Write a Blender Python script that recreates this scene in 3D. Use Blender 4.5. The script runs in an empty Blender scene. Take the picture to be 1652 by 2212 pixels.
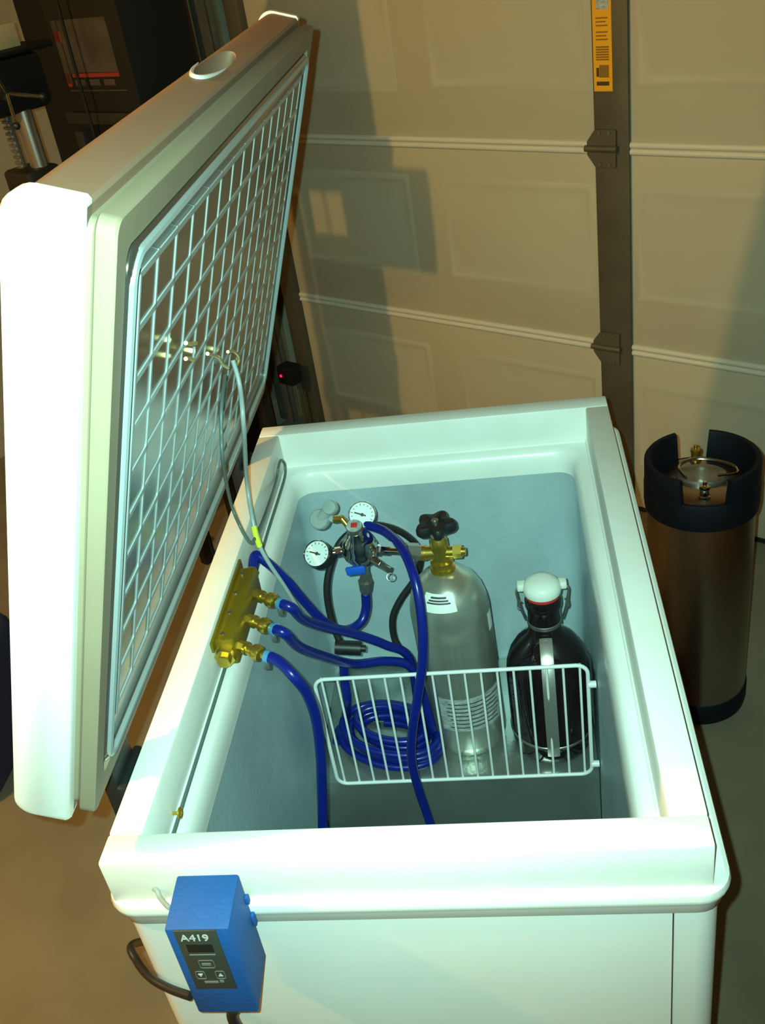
import bpy, bmesh, math, random
from mathutils import Vector, Matrix
random.seed(7)
R = math.radians
V = Vector
sc = bpy.context.scene
COL = sc.collection

# ------------------------------------------------------------------ camera
CAM = V((0.4664, -0.6423, 1.6935))
YAW, PITCH, ROLL, FPX = -0.1685, 0.5581, -0.1689, 2156.98
fw = V((math.sin(YAW)*math.cos(PITCH), math.cos(YAW)*math.cos(PITCH), -math.sin(PITCH)))
r0 = V((math.cos(YAW), -math.sin(YAW), 0)); u0 = r0.cross(fw)
CR = math.cos(ROLL)*r0 + math.sin(ROLL)*u0
CU = math.cos(ROLL)*u0 - math.sin(ROLL)*r0
cd = bpy.data.cameras.new('camera'); cam = bpy.data.objects.new('camera', cd); COL.objects.link(cam)
cd.sensor_fit = 'HORIZONTAL'; cd.sensor_width = 36; cd.lens = FPX/1652*36
cd.clip_start = 0.02
mw = Matrix((CR, CU, -fw)).transposed().to_4x4(); mw.translation = CAM
cam.matrix_world = mw
sc.camera = cam

# ------------------------------------------------------------------ world, lamps, exposure
w = bpy.data.worlds.new('world'); sc.world = w; w.use_nodes = True
w.node_tree.nodes['Background'].inputs[0].default_value = (0.02, 0.018, 0.014, 1)
w.node_tree.nodes['Background'].inputs[1].default_value = 0.3
LAMP = V((-1.4, -0.3, 2.4))

def point(name, loc, col, watt, rad):
    l = bpy.data.lights.new(name, 'POINT'); l.color = col; l.energy = watt; l.shadow_soft_size = rad
    o = bpy.data.objects.new(name, l); COL.objects.link(o); o.location = loc
    return o
point('garage_ceiling_bulb', LAMP, (1.0, 0.62, 0.19), 128, 0.035)
# the phone's LED flash beside the lens: a soft beam that fades off axis
fl_ = bpy.data.lights.new('phone_flash', 'SPOT'); fl_.color = (0.54, 1.0, 0.86); fl_.energy = 125; fl_.shadow_soft_size = 0.004
fl_.spot_size = R(92); fl_.spot_blend = 1.0
FLASH = bpy.data.objects.new('phone_flash', fl_); COL.objects.link(FLASH)
fm = mw.copy(); fm.translation = CAM - 0.022*CR + 0.012*CU; FLASH.matrix_world = fm
vs = sc.view_settings
vs.view_transform = 'Standard'; vs.look = 'None'; vs.gamma = 1; vs.use_curve_mapping = False
vs.exposure = 0.0

# ------------------------------------------------------------------ helpers
def ray(px, py):
    return fw + CR*((px-826)/FPX) - CU*((py-1106)/FPX)
def at(px, py, **k):
    d = ray(px, py)
    (a, v), = k.items(); i = 'xyz'.index(a)
    return CAM + d*((v-CAM[i])/d[i])
def atp(px, py, P, n):
    d = ray(px, py)
    return CAM + d*((P-CAM).dot(n)/d.dot(n))

MATS = {}
def mat(name, col, rough=0.5, metal=0.0, var=0.0, scale=8.0, bump=0.0, bscale=60.0, spec=0.5, trans=0.0, emit=None, col2=None, coat=0.0, stretch=None):
    m = bpy.data.materials.new(name); m.use_nodes = True; MATS[name] = m
    nt = m.node_tree; b = nt.nodes['Principled BSDF']
    b.inputs['Base Color'].default_value = (*col, 1); b.inputs['Roughness'].default_value = rough
    b.inputs['Metallic'].default_value = metal; b.inputs['Specular IOR Level'].default_value = spec
    b.inputs['Transmission Weight'].default_value = trans; b.inputs['Coat Weight'].default_value = coat
    tc = nt.nodes.new('ShaderNodeTexCoord')
    vec = tc.outputs['Object']
    if stretch:
        mp = nt.nodes.new('ShaderNodeMapping'); mp.inputs['Scale'].default_value = stretch
        nt.links.new(vec, mp.inputs['Vector']); vec = mp.outputs['Vector']
    if var or col2:
        n = nt.nodes.new('ShaderNodeTexNoise'); n.inputs['Scale'].default_value = scale; n.inputs['Detail'].default_value = 5
        nt.links.new(vec, n.inputs['Vector'])
        rp = nt.nodes.new('ShaderNodeValToRGB')
        c2 = col2 or tuple(min(1, c*(1+var)) for c in col); c1 = col if col2 else tuple(c*(1-var) for c in col)
        rp.color_ramp.elements[0].position = 0.32; rp.color_ramp.elements[1].position = 0.68
        rp.color_ramp.elements[0].color = (*c1, 1); rp.color_ramp.elements[1].color = (*c2, 1)
        nt.links.new(n.outputs['Fac'], rp.inputs['Fac']); nt.links.new(rp.outputs['Color'], b.inputs['Base Color'])
    if bump:
        n2 = nt.nodes.new('ShaderNodeTexNoise'); n2.inputs['Scale'].default_value = bscale; n2.inputs['Detail'].default_value = 3
        nt.links.new(vec, n2.inputs['Vector'])
        bp = nt.nodes.new('ShaderNodeBump'); bp.inputs['Strength'].default_value = bump; bp.inputs['Distance'].default_value = 0.002
        nt.links.new(n2.outputs['Fac'], bp.inputs['Height']); nt.links.new(bp.outputs['Normal'], b.inputs['Normal'])
    if emit:
        b.inputs['Emission Color'].default_value = (*emit[0], 1); b.inputs['Emission Strength'].default_value = emit[1]
    return m

mat('enamel', (0.80, 0.80, 0.76), 0.38, var=0.03, scale=5)
mat('rim_plastic', (0.82, 0.82, 0.77), 0.30, var=0.03, scale=9)
mat('painted_wood', (0.80, 0.79, 0.72), 0.42, col2=(0.84, 0.83, 0.78), scale=14, bump=0.25, bscale=45)
mat('lid_enamel', (0.80, 0.79, 0.74), 0.42, var=0.02)
mat('lid_skin', (0.31, 0.195, 0.125), 0.6, spec=0.3, var=0.03, scale=6)
mat('gasket', (0.29, 0.235, 0.155), 0.6, var=0.04, scale=12)
mat('lid_sheet', (0.24, 0.235, 0.21), 0.18, metal=0.85, var=0.06, scale=3, bump=0.05, bscale=12)
mat('lid_rib', (0.42, 0.49, 0.50), 0.34, metal=0.4)
mat('liner_metal', (0.47, 0.59, 0.63), 0.44, metal=0.25, var=0.12, scale=7, bump=0.25, bscale=140)
mat('step_metal', (0.46, 0.49, 0.45), 0.30, metal=0.85, var=0.12, scale=7, bump=0.2, bscale=140)
mat('white_wire', (0.80, 0.81, 0.80), 0.35)
mat('blue_hose', (0.003, 0.012, 0.19), 0.3)
mat('black_rubber', (0.012, 0.012, 0.014), 0.45)
mat('black_cord', (0.015, 0.014, 0.013), 0.4)
mat('keg_rubber', (0.005, 0.005, 0.009), 0.6, spec=0.2)
mat('grey_cord', (0.30, 0.36, 0.36), 0.35)
mat('dark_cord', (0.09, 0.13, 0.12), 0.45)
mat('yellow_tie', (0.62, 0.75, 0.02), 0.5)
mat('gold_wire', (0.85, 0.72, 0.30), 0.25, metal=0.6)
mat('brass', (0.62, 0.42, 0.07), 0.30, metal=0.9, var=0.15, scale=30)
mat('gold_paint', (0.27, 0.175, 0.010), 0.42, metal=0.5, var=0.10, scale=25)
mat('chrome', (0.62, 0.60, 0.55), 0.12, metal=1.0)
mat('dull_steel', (0.35, 0.34, 0.31), 0.35, metal=0.9)
mat('dial_white', (0.72, 0.78, 0.78), 0.4)
mat('clear_plastic', (0.62, 0.72, 0.70), 0.25, trans=0.6)
mat('tank_aluminium', (0.56, 0.57, 0.48), 0.30, metal=0.8, var=0.06, scale=3, stretch=(1, 1, 12))
mat('label_white', (0.82, 0.84, 0.80), 0.5)
mat('label_grey', (0.50, 0.53, 0.50), 0.5, col2=(0.22, 0.24, 0.23), scale=90, stretch=(1, 1, 3))
mat('print_dark', (0.05, 0.05, 0.05), 0.6)
mat('amber_glass', (0.010, 0.004, 0.005), 0.07, coat=0.4)
mat('ceramic', (0.75, 0.76, 0.68), 0.2)
mat('red_rubber', (0.55, 0.03, 0.02), 0.5)
mat('strap_steel', (0.62, 0.58, 0.52), 0.32, metal=0.8)
mat('blue_tape', (0.007, 0.088, 0.33), 0.65, var=0.08, scale=20, bump=0.3, bscale=200)
mat('face_plate', (0.045, 0.05, 0.04), 0.4)
mat('face_print', (0.55, 0.58, 0.54), 0.5)
mat('face_dim', (0.17, 0.19, 0.16), 0.5)
mat('display_dark', (0.012, 0.016, 0.012), 0.2)
mat('lever_blue', (0.01, 0.09, 0.55), 0.4)
mat('concrete', (0.16, 0.135, 0.09), 0.75, col2=(0.225, 0.19, 0.13), scale=3.5, bump=0.3, bscale=35)
mat('door_paint', (0.44, 0.39, 0.28), 0.55, var=0.03, scale=2.5, bump=0.15, bscale=90)
mat('door_bead', (0.58, 0.53, 0.42), 0.5)
mat('stile_steel', (0.10, 0.085, 0.055), 0.5, metal=0.3, var=0.15, scale=9)
mat('dark_hinge', (0.06, 0.055, 0.045), 0.45, metal=0.6)
mat('sticker_orange', (0.80, 0.36, 0.01), 0.5)
mat('sticker_brown', (0.25, 0.11, 0.01), 0.6)
mat('sticker_dark', (0.06, 0.03, 0.01), 0.6)
mat('wall_paint', (0.42, 0.37, 0.27), 0.8, var=0.04, scale=3)
mat('wood', (0.34, 0.22, 0.10), 0.6, var=0.25, scale=5, stretch=(12, 12, 1))
mat('galvanised', (0.20, 0.21, 0.19), 0.4, metal=0.7, var=0.12, scale=30)
mat('keg_steel', (0.36, 0.30, 0.25), 0.28, metal=1.0, var=0.04, scale=4, stretch=(6, 6, 1))
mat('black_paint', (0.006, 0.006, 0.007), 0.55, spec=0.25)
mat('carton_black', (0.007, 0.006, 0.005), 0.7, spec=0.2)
mat('carton_red', (0.17, 0.012, 0.006), 0.6)
mat('carton_grey', (0.042, 0.033, 0.026), 0.6, col2=(0.016, 0.014, 0.011), scale=18)
mat('carton_tan', (0.50, 0.38, 0.20), 0.7, var=0.08, scale=7)
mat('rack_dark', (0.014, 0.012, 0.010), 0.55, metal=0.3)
mat('navy_cloth', (0.012, 0.016, 0.05), 0.8)
mat('orange_switch', (0.75, 0.10, 0.01), 0.4)
mat('led_red', (0.8, 0.02, 0.02), 0.4, emit=((1, 0.01, 0.02), 2.5))
mat('hinge_black', (0.010, 0.012, 0.012), 0.5)

def box(bm, lo, hi, bev=0.0, M=None, seg=2):
    c = [(a+b)/2 for a, b in zip(lo, hi)]; s = [abs(b-a) for a, b in zip(lo, hi)]
    m = Matrix.Translation(c) @ Matrix.Diagonal((*s, 1))
    vs_ = bmesh.ops.create_cube(bm, size=1, matrix=m)['verts']
    if bev:
        ed = list({e for v in vs_ for e in v.link_edges})
        r = bmesh.ops.bevel(bm, geom=ed, offset=bev, segments=seg, affect='EDGES', profile=0.5)
        vs_ = list({v for f in r['faces'] for v in f.verts} | {v for v in vs_ if v.is_valid})
        vs_ = list({v for v0 in vs_ for f in v0.link_faces for v in f.verts})
    if M: bmesh.ops.transform(bm, matrix=M, verts=vs_)
    return vs_

def loops(bm, ls, cap0=False, cap1=False, closed=True, join_ends=False):
    rows = [[bm.verts.new(p) for p in l] for l in ls]
    n = len(rows[0])
    pairs = list(zip(rows, rows[1:]))
    if join_ends: pairs.append((rows[-1], rows[0]))
    for a, b in pairs:
        for i in range(n if closed else n-1):
            j = (i+1) % n
            try: bm.faces.new((a[i], a[j], b[j], b[i]))
            except ValueError: pass
    if cap0: bm.faces.new(rows[0][::-1])
    if cap1: bm.faces.new(rows[-1])
    return rows

def rrect(x0, y0, x1, y1, r, z, k=6):
    out = []
    for cx, cy, a0 in ((x1-r, y1-r, 0), (x0+r, y1-r, 90), (x0+r, y0+r, 180), (x1-r, y0+r, 270)):
        for i in range(k+1):
            a = R(a0+90*i/k); out.append((cx+r*math.cos(a), cy+r*math.sin(a), z))
    return out

def spline(pts, sub=8, closed=False):
    P = [V(p) for p in pts]; n = len(P); out = []
    rng = range(n) if closed else range(n-1)
    for i in rng:
        if closed: a, b, c, d = P[(i-1) % n], P[i], P[(i+1) % n], P[(i+2) % n]
        else: a, b, c, d = P[max(i-1, 0)], P[i], P[i+1], P[min(i+2, n-1)]
        for j in range(sub):
            t = j/sub
            out.append(0.5*((2*b)+(c-a)*t+(2*a-5*b+4*c-d)*t*t+(3*b-a-3*c+d)*t**3))
    if not closed: out.append(P[-1])
    return out

def tube(bm, pts, r, seg=10, closed=False, cap=True):
    P = [V(p) for p in pts]; n = len(P)
    T = []
    for i in range(n):
        a = P[(i-1) % n] if (closed or i > 0) else P[i]; b = P[(i+1) % n] if (closed or i < n-1) else P[i]
        T.append((b-a).normalized())
    nn = T[0].orthogonal().normalized(); ls = []
    for i in range(n):
        nn = (nn - T[i]*nn.dot(T[i])).normalized(); bb = T[i].cross(nn)
        rr = r[i] if isinstance(r, (list, tuple)) else r
        ls.append([P[i] + rr*(math.cos(2*math.pi*j/seg)*nn + math.sin(2*math.pi*j/seg)*bb) for j in range(seg)])
    loops(bm, ls, cap and not closed, cap and not closed, join_ends=closed)

def cyl(bm, p0, p1, r0, r1=None, seg=20):
    r1 = r0 if r1 is None else r1
    tube(bm, [p0, p1], [r0, r1], seg)

def frame(o, z, x=None):
    z = V(z).normalized(); x = V(x) if x else z.orthogonal(); x = (x - z*x.dot(z)).normalized()
    m = Matrix((x, z.cross(x), z)).transposed().to_4x4(); m.translation = o
    return m

def lathe(bm, prof, M=None, seg=32, caps=(True, True), a0=0, a1=360):
    M = M or Matrix(); ls = []
    full = abs(a1-a0) >= 360
    k = seg if full else seg+1
    for r, z in prof:
        ls.append([M @ V((r*math.cos(R(a0+(a1-a0)*i/seg)), r*math.sin(R(a0+(a1-a0)*i/seg)), z)) for i in range(k)])
    loops(bm, ls, caps[0] and full, caps[1] and full, closed=full)

def prism(bm, poly, h, M):
    a = [M @ V((x, y, 0)) for x, y in poly]; b = [M @ V((x, y, h)) for x, y in poly]
    loops(bm, [a, b], True, True)

def solid(bm, faces8):
    """hexahedron from 4 bottom + 4 top points"""
    loops(bm, [faces8[:4], faces8[4:]], True, True)

def obj(name, bm, m, parent=None, ang=38, flat=False):
    bmesh.ops.recalc_face_normals(bm, faces=bm.faces)
    me = bpy.data.meshes.new(name); bm.to_mesh(me); bm.free()
    me.materials.append(MATS[m])
    if not flat:
        me.polygons.foreach_set('use_smooth', [True]*len(me.polygons)); me.set_sharp_from_angle(angle=R(ang))
    o = bpy.data.objects.new(name, me); COL.objects.link(o)
    if parent:
        o.parent = parent
        if parent.type == 'EMPTY': o.matrix_parent_inverse = Matrix.Translation(-parent.location)
    return o

def thing(name, label, cat, loc, group=None):
    o = bpy.data.objects.new(name, None); COL.objects.link(o); o.location = loc; o.empty_display_size = 0.05
    o['label'] = label; o['category'] = cat
    if group: o['group'] = group
    return o
def tag(o, label, cat, group=None):
    o['label'] = label; o['category'] = cat
    if group: o['group'] = group
    return o
def struct(name, bm, m, parent=None, **k):
    o = obj(name, bm, m, parent, **k)
    if not parent: o['kind'] = 'structure'
    return o
def B(): return bmesh.new()
def part(name, m, parent, fn, *a, **k):
    bm = B(); fn(bm, *a, **k); return obj(name, bm, m, parent)

# ------------------------------------------------------------------ setting
TH = R(-34.5)
DU = V((math.cos(TH), math.sin(TH), 0)); DN = V((-math.sin(TH), math.cos(TH), 0)); D0 = V((0.8125, 1.909, 0))
MD = Matrix((DU, DN, V((0, 0, 1)))).transposed().to_4x4(); MD.translation = D0    # door frame: s, depth, z

bm = B(); box(bm, (-3.0, -5.5, -0.1), (4.6, 0.3, 0.0), 0, MD); struct('floor', bm, 'concrete', flat=True)
bm = B(); box(bm, (-3.0, -5.5, 2.62), (4.6, 0.3, 2.72), 0, MD); struct('ceiling', bm, 'wall_paint', flat=True)
bm = B(); box(bm, (-2.5, -5.5, 0), (-2.38, 0.28, 2.62), 0, MD); struct('wall_left', bm, 'wall_paint', flat=True)
bm = B(); box(bm, (4.4, -5.5, 0), (4.5, 0.28, 2.62), 0, MD); struct('wall_right', bm, 'wall_paint', flat=True)
bm = B(); box(bm, (-2.38, -5.5, 0), (4.4, -5.4, 2.62), 0, MD); struct('wall_back', bm, 'wall_paint', flat=True)
bm = B(); box(bm, (-2.38, 0.05, 0), (-1.36, 0.17, 2.62), 0, MD); box(bm, (-1.36, 0.05, 2.16), (3.3, 0.17, 2.62), 0, MD); box(bm, (3.3, 0.05, 0), (4.4, 0.17, 2.62), 0, MD)
struct('wall_front', bm, 'wall_paint', flat=True)

# sectional garage door
dr = bpy.data.objects.new('door_1', None); COL.objects.link(dr); dr.location = D0; dr['kind'] = 'structure'
ZS = [0.02, 0.527, 1.06, 1.593, 2.126]
SL, SR = -1.30, 3.2
cols = [(-1.19, -0.76), (-0.605, -0.155), (0.0, 0.45), (0.60, 1.05), (1.20, 1.65), (1.80, 2.25), (2.4, 2.85)]
for k in range(4):
    z0, z1 = ZS[k], ZS[k+1]
    bm = B(); box(bm, (SL, 0.0, z0), (SR, 0.04, z1-0.002), 0.002, MD)
    sec = struct('door_section', bm, 'door_paint', dr)
    for c0, c1 in cols:
        # pressed panel: a shallow moulded frame with a field inside
        bm = B(); a, b = z0+0.155, z1-0.115
        ls = [[(c0-d, -h, a-d), (c1+d, -h, a-d), (c1+d, -h, b+d), (c0-d, -h, b+d)] for d, h in ((0.022, 0.0), (0.012, 0.0035), (0.002, 0.001), (-0.012, 0.001), (-0.030, 0.0035))]
        loops(bm, [[MD @ V(p) for p in l] for l in ls], False, True)
        obj('pressed_panel', bm, 'door_paint', sec)
    if k:
        for g0, g1 in ((SL, -0.125), (-0.052, 1.12), (1.20, SR)):
            for q in (0.002, -0.014):
                bm = B(); cyl(bm, MD @ V((g0, 0.0, z0+q+0.004)), MD @ V((g1, 0.0, z0+q+0.004)), 0.0085, seg=10)
                obj('joint_bead', bm, 'door_bead', dr)
for s0 in (-0.123, 1.12):
    bm = B(); box(bm, (s0, -0.012, 0.03), (s0+0.093, 0.0, 2.12), 0.002, MD); st = struct('door_stile', bm, 'stile_steel', dr)
    for k in (1, 2, 3):
        z = ZS[k]
        bm = B()
        prism(bm, [(s0+0.004, z-0.045), (s0+0.060, z-0.045), (s0+0.062, z+0.045), (s0+0.004, z+0.045), (s0-0.018, z+0.016), (s0-0.018, z-0.016)], 0.006, MD @ Matrix(((1, 0, 0, 0), (0, 0, -1, -0.012), (0, 1, 0, 0), (0, 0, 0, 1))))
        cyl(bm, MD @ V((s0-0.022, -0.02, z)), MD @ V((s0+0.066, -0.02, z)), 0.008, seg=12)
        hg = obj('door_hinge', bm, 'stile_steel', dr)
        for dz in (-0.038, 0.038):
            for ds in (0.018, 0.045):
                bm = B(); c = MD @ V((s0+ds, -0.018, z+dz)); cyl(bm, c, c-DN*0.004, 0.004, seg=8); obj('bolt', bm, 'galvanised', hg)
bm = B(); box(bm, (SL, 0.004, 0.0), (SR, 0.032, 0.022), 0.003, MD); struct('bottom_seal', bm, 'black_rubber', dr)
# orange warning sticker on the stile
bm = B(); box(bm, (-0.1185, -0.0135, 1.193), (-0.0695, -0.0119, 1.50), 0, MD)
stk = obj('warning_sticker', bm, 'sticker_orange', None, flat=True)
tag(stk, 'orange warning sticker with dark print on the brown door stile', 'sticker')
def pr(lo, hi, m, nm='printed_block'):
    bm = B(); box(bm, (lo[0], -0.0141, lo[1]), (hi[0], -0.0134, hi[1]), 0, MD); obj(nm, bm, m, stk, flat=True)
pr((-0.111, 1.206), (-0.078, 1.215), 'sticker_dark'); pr((-0.111, 1.226), (-0.104, 1.246), 'sticker_dark', 'printed_figure'); pr((-0.103, 1.224), (-0.078, 1.252), 'sticker_brown', 'printed_figure')
for i in range(6): pr((-0.111, 1.262+0.0055*i), (-0.077, 1.2655+0.0055*i), 'sticker_brown', 'text_line')
for i in range(3): pr((-0.110, 1.306+0.008*i), (-0.079-0.004*(i % 2), 1.309+0.008*i), 'sticker_brown', 'text_line')
for i in range(3): pr((-0.110, 1.336+0.008*i), (-0.079-0.005*(i % 2), 1.339+0.008*i), 'sticker_brown', 'text_line')
pr((-0.108, 1.372), (-0.076, 1.50), 'label_grey', 'torn_patch')

# jamb, track, safety sensor at the left end of the door
bm = B(); box(bm, (-1.54, 0.0, 0.0), (-1.46, 0.05, 2.2), 0.003, MD); struct('trim_1', bm, 'wood')
bm = B()
box(bm, (-1.43, -0.085, 0.06), (-1.36, -0.081, 2.2), 0, MD); box(bm, (-1.43, -0.085, 0.06), (-1.426, -0.03, 2.2), 0, MD)
box(bm, (-1.364, -0.085, 0.06), (-1.36, -0.06, 2.2), 0, MD)
tag(obj('door_track', bm, 'galvanised'), 'galvanised steel vertical track at the garage door edge', 'track')
bm = B(); box(bm, (-1.345, -0.03, 0.0), (-1.285, 0.0, 2.15), 0.002, MD)
struct('trim_2', bm, 'stile_steel')
lp = MD.inverted() @ atp(607, 812, MD @ V((0, -0.13, 0)), DN)
sn = thing('door_safety_sensor', 'small black door safety sensor with glowing red light', 'sensor', MD @ V((lp.x, -0.10, 0)))
part('sensor_body', 'black_paint', sn, box, (lp.x-0.020, -0.13, lp.z-0.034), (lp.x+0.052, -0.075, lp.z+0.034), 0.006, MD)
bm = B(); lathe(bm, [(0.0055, 0), (0.0045, 0.0035), (0.0001, 0.005)], frame(MD @ V((lp.x, -0.1295, lp.z)), -DN), 12); obj('indicator_light', bm, 'led_red', sn)
bm = B(); box(bm, (lp.x+0.012, -0.080, 0.0), (lp.x+0.020, -0.066, lp.z-0.02), 0.001, MD); box(bm, (lp.x-0.01, -0.095, 0.0), (lp.x+0.04, -0.05, 0.004), 0.001, MD); obj('bracket', bm, 'stile_steel', sn)
# concrete kerb under the wall
bm = B(); box(bm, (-2.38, -0.10, 0.0), (-1.47, 0.05, 0.115), 0.02, MD, 3); struct('baseboard_front', bm, 'concrete')

# ------------------------------------------------------------------ chest freezer
W, L, H = 0.6186, 0.957, 0.885
fz = thing('chest_freezer', 'white chest freezer with wooden collar and its lid propped open', 'freezer', (W/2, L/2, 0))
bm = B()
X0, Y0, X1, Y1 = 0.0, 0.0, 0.628, L
loops(bm, [rrect(X0+i, Y0+i, X1-i, Y1-i, 0.024, z) for i, z in ((0.01, 0.012), (0.0, 0.022), (0.0, 0.800), (0.010, 0.806))], True, False)
body = obj('cabinet', bm, 'enamel', fz)
for xs in (0.5795,):
    bm = B(); box(bm, (xs, -0.0008, 0.03), (xs+0.0016, 0.004, 0.788)); obj('panel_seam', bm, 'dull_steel', body)
for x, y in ((0.05, 0.05), (0.57, 0.05), (0.05, 0.9), (0.57, 0.9)):
    bm = B(); cyl(bm, (x, y, 0), (x, y, 0.02), 0.018, seg=16); obj('foot', bm, 'black_rubber', fz)
# plastic rim: outer bead, ledge and throat
bm = B()
def o_(d, z, r=None): return rrect(X0-d, Y0-d, X1+d, Y1+d, 0.024+d, z)
T = (0.060, 0.052, 0.5535, 0.895)
def t_(d, z, r=0.03): return rrect(T[0]-d, T[1]-d, T[2]+d, T[3]+d, max(r+d, 0.004), z)
loops(bm, [o_(0.0015, 0.787), o_(0.004, 0.790), o_(0.0065, 0.804), o_(0.0075, 0.806), o_(0.0105, 0.811), o_(0.0115, 0.817), o_(0.0095, 0.823), o_(0.005, 0.8255), o_(-0.002, 0.824), o_(-0.008, 0.8195), o_(-0.02, 0.8185),
           t_(0.015, 0.8185, 0.035), t_(0.009, 0.8165, 0.034), t_(0.004, 0.810, 0.033), t_(0.0005, 0.798, 0.032), t_(0.0, 0.786, 0.03), t_(0.0, 0.774), t_(0.004, 0.772)])
obj('rim', bm, 'rim_plastic', fz)
# metal liner
bm = B()
def l_(d, z): return rrect(T[0]-d, T[1]-d, T[2]+d, T[3]+d, 0.032, z)
loops(bm, [l_(0.004, 0.776), l_(0.004, 0.12), l_(-0.015, 0.10)], False, True)
obj('liner', bm, 'liner_metal', fz)
bm = B(); box(bm, (0.0565, 0.587, 0.10), (0.557, 0.8985, 0.350), 0.006); obj('compressor_step', bm, 'step_metal', fz)
# collar of painted boards, 2x lumber
t = 0.038
for lo, hi in (((0, 0, 0.8185), (W, t, H)), ((0, L-t, 0.8185), (W, L, H)), ((0, t, 0.8185), (t, L-t, H)), ((W-t, t, 0.8185), (W, L-t, H))):
    bm = B(); box(bm, lo, hi, 0.003, None, 2); obj('collar_board', bm, 'painted_wood', fz)
# caulk bead inside the collar
bm = B(); tube(bm, [V(p) for p in rrect(t, t, W-t, L-t, 0.006, 0.8195)], 0.0035, 8, closed=True); obj('caulk_bead', bm, 'rim_plastic', fz)

# lid: section coordinates s (hinge edge to handle edge), n (outer skin to inside), y
P0 = V((-0.055, 0, 0.975)); LD = V((0.198, 0, 0.58)).normalized(); LN = V((LD.z, 0, -LD.x))
ML = Matrix((LD, V((0, 1, 0)), LN)).transposed().to_4x4(); ML.translation = P0
LS, LT, LY0, LY1 = 0.618, 0.054, -0.006, 0.968
def lidloop(prof, y): return [ML @ V((s, y, n)) for s, n in prof]
def capprof(g):   # rounded outer corners, square inner
    pr_ = []
    r = 0.020
    for cs, a0 in ((r-g, 180), (LS-r+g, 270)):
        for i in range(7):
            a = R(a0+90*i/6); pr_.append((cs+r*math.cos(a), r-g+r*math.sin(a)))
    pr_ += [(LS+g, LT-0.003), (LS+g-0.003, LT), (-g+0.003, LT), (-g, LT-0.003)]
    return pr_
bm = B(); loops(bm, [lidloop(capprof(0), LY0+0.012), lidloop(capprof(0), LY1-0.012)], True, True)
lid = obj('lid', bm, 'lid_skin', fz)
def inset(p, d):
    c = (LS/2, LT/2); return [(s+(d if s < c[0] else -d), n+(d if n < c[1] else -d)) for s, n in p]
for ya, yb in ((LY0, LY0+0.022), (LY1, LY1-0.022)):
    bm = B(); d = 1 if yb > ya else -1
    loops(bm, [lidloop(inset(capprof(0.003), 0.006), ya), lidloop(inset(capprof(0.003), 0.0015), ya+d*0.002), lidloop(capprof(0.003), ya+d*0.006), lidloop(capprof(0.003), yb)], True, True)
    obj('end_cap', bm, 'lid_enamel', lid)
# scooped handle on the handle edge: a raised lip and a cup
yc = 0.520
bm = B(); bmesh.ops.create_uvsphere(bm, u_segments=48, v_segments=24, radius=1, matrix=ML @ Matrix.Translation((LS+0.004, yc, 0.026)) @ Matrix.Diagonal((0.032, 0.088, 0.0155, 1)))
cut = obj('cutter_tmp', bm, 'lid_skin'); bo = lid.modifiers.new('scoop', 'BOOLEAN'); bo.operation = 'DIFFERENCE'; bo.object = cut; bo.solver = 'EXACT'
me = bpy.data.meshes.new_from_object(lid.evaluated_get(bpy.context.evaluated_depsgraph_get()))
lid.modifiers.clear(); lid.data = me; bpy.data.objects.remove(cut)
me.polygons.foreach_set('use_smooth', [True]*len(me.polygons)); me.set_sharp_from_angle(angle=R(38))
bm = B(); tube(bm, [ML @ V((LS+0.0005, yc+0.087*math.cos(a), 0.026+0.0152*math.sin(a))) for a in [R(100+160*i/24) for i in range(25)]], [0.0006+0.0026*math.sin(math.pi*i/24) for i in range(25)], 8)
obj('handle_lip', bm, 'lid_enamel', lid)
# gasket: profile swept round the lid's inner face
def lrr(d, n, r=0.012): return [ML @ V(p) for p in [(a, b, n) for a, b, _ in rrect(d, LY0+d, LS-d, LY1-d, max(r, 0.004), 0)]]
bm = B()
loops(bm, [lrr(0.010, LT-0.004), lrr(0.012, LT+0.004), lrr(0.015, LT+0.006), lrr(0.008, LT+0.0065), lrr(0.006, LT+0.008), lrr(0.006, LT+0.0205), lrr(0.0075, LT+0.0225), lrr(0.034, LT+0.0215), lrr(0.0365, LT+0.012)])
obj('gasket', bm, 'gasket', lid)
NP = 0.074
bm = B(); loops(bm, [lrr(0.036, LT, 0.02), lrr(0.039, NP+0.001, 0.02), lrr(0.042, NP+0.004, 0.02), lrr(0.047, NP+0.004, 0.02), lrr(0.051, NP, 0.02)], False, True)
sheet = obj('lid_liner', bm, 'lid_sheet', lid)
bm = B(); tube(bm, lrr(0.045, NP+0.003, 0.02), 0.0045, 8, closed=True); obj('liner_edge', bm, 'lid_rib', lid)
s0, s1, y0, y1 = 0.092, 0.548, 0.064, 0.900
ns, ny = 10, 14
for i in range(ns+1):
    s = s0+(s1-s0)*i/ns
    bm = B(); box(bm, (s-0.0036, y0-0.004, NP-0.001), (s+0.0036, y1+0.004, NP+0.0012), 0.0006, ML, 1); obj('rib', bm, 'lid_rib', lid)
for j in range(ny+1):
    y = y0+(y1-y0)*j/ny
    bm = B(); box(bm, (s0-0.004, y-0.0024, NP-0.001), (s1+0.004, y+0.0024, NP+(0.0035 if j == 0 else 0.0012)), 0.0006, ML, 1); obj('rib', bm, 'lid_rib', lid)
# twisted gold wire ties poked through the lid sheet
def lidpx(px, py, n): return atp(px, py, P0+LN*n, LN)
for pts in ([(401, 741), (412, 743), (423, 741)], [(401, 775), (409, 774), (418, 778)], [(448, 764), (462, 768), (472, 773), (480, 786), (492, 795)], [(492, 760), (503, 758), (513, 768), (515, 780), (510, 790)]):
    bm = B(); tube(bm, spline([lidpx(a, b, 0.083) for a, b in pts], 5), 0.0021, 8); obj('wire_tie', bm, 'gold_wire', lid)
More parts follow.
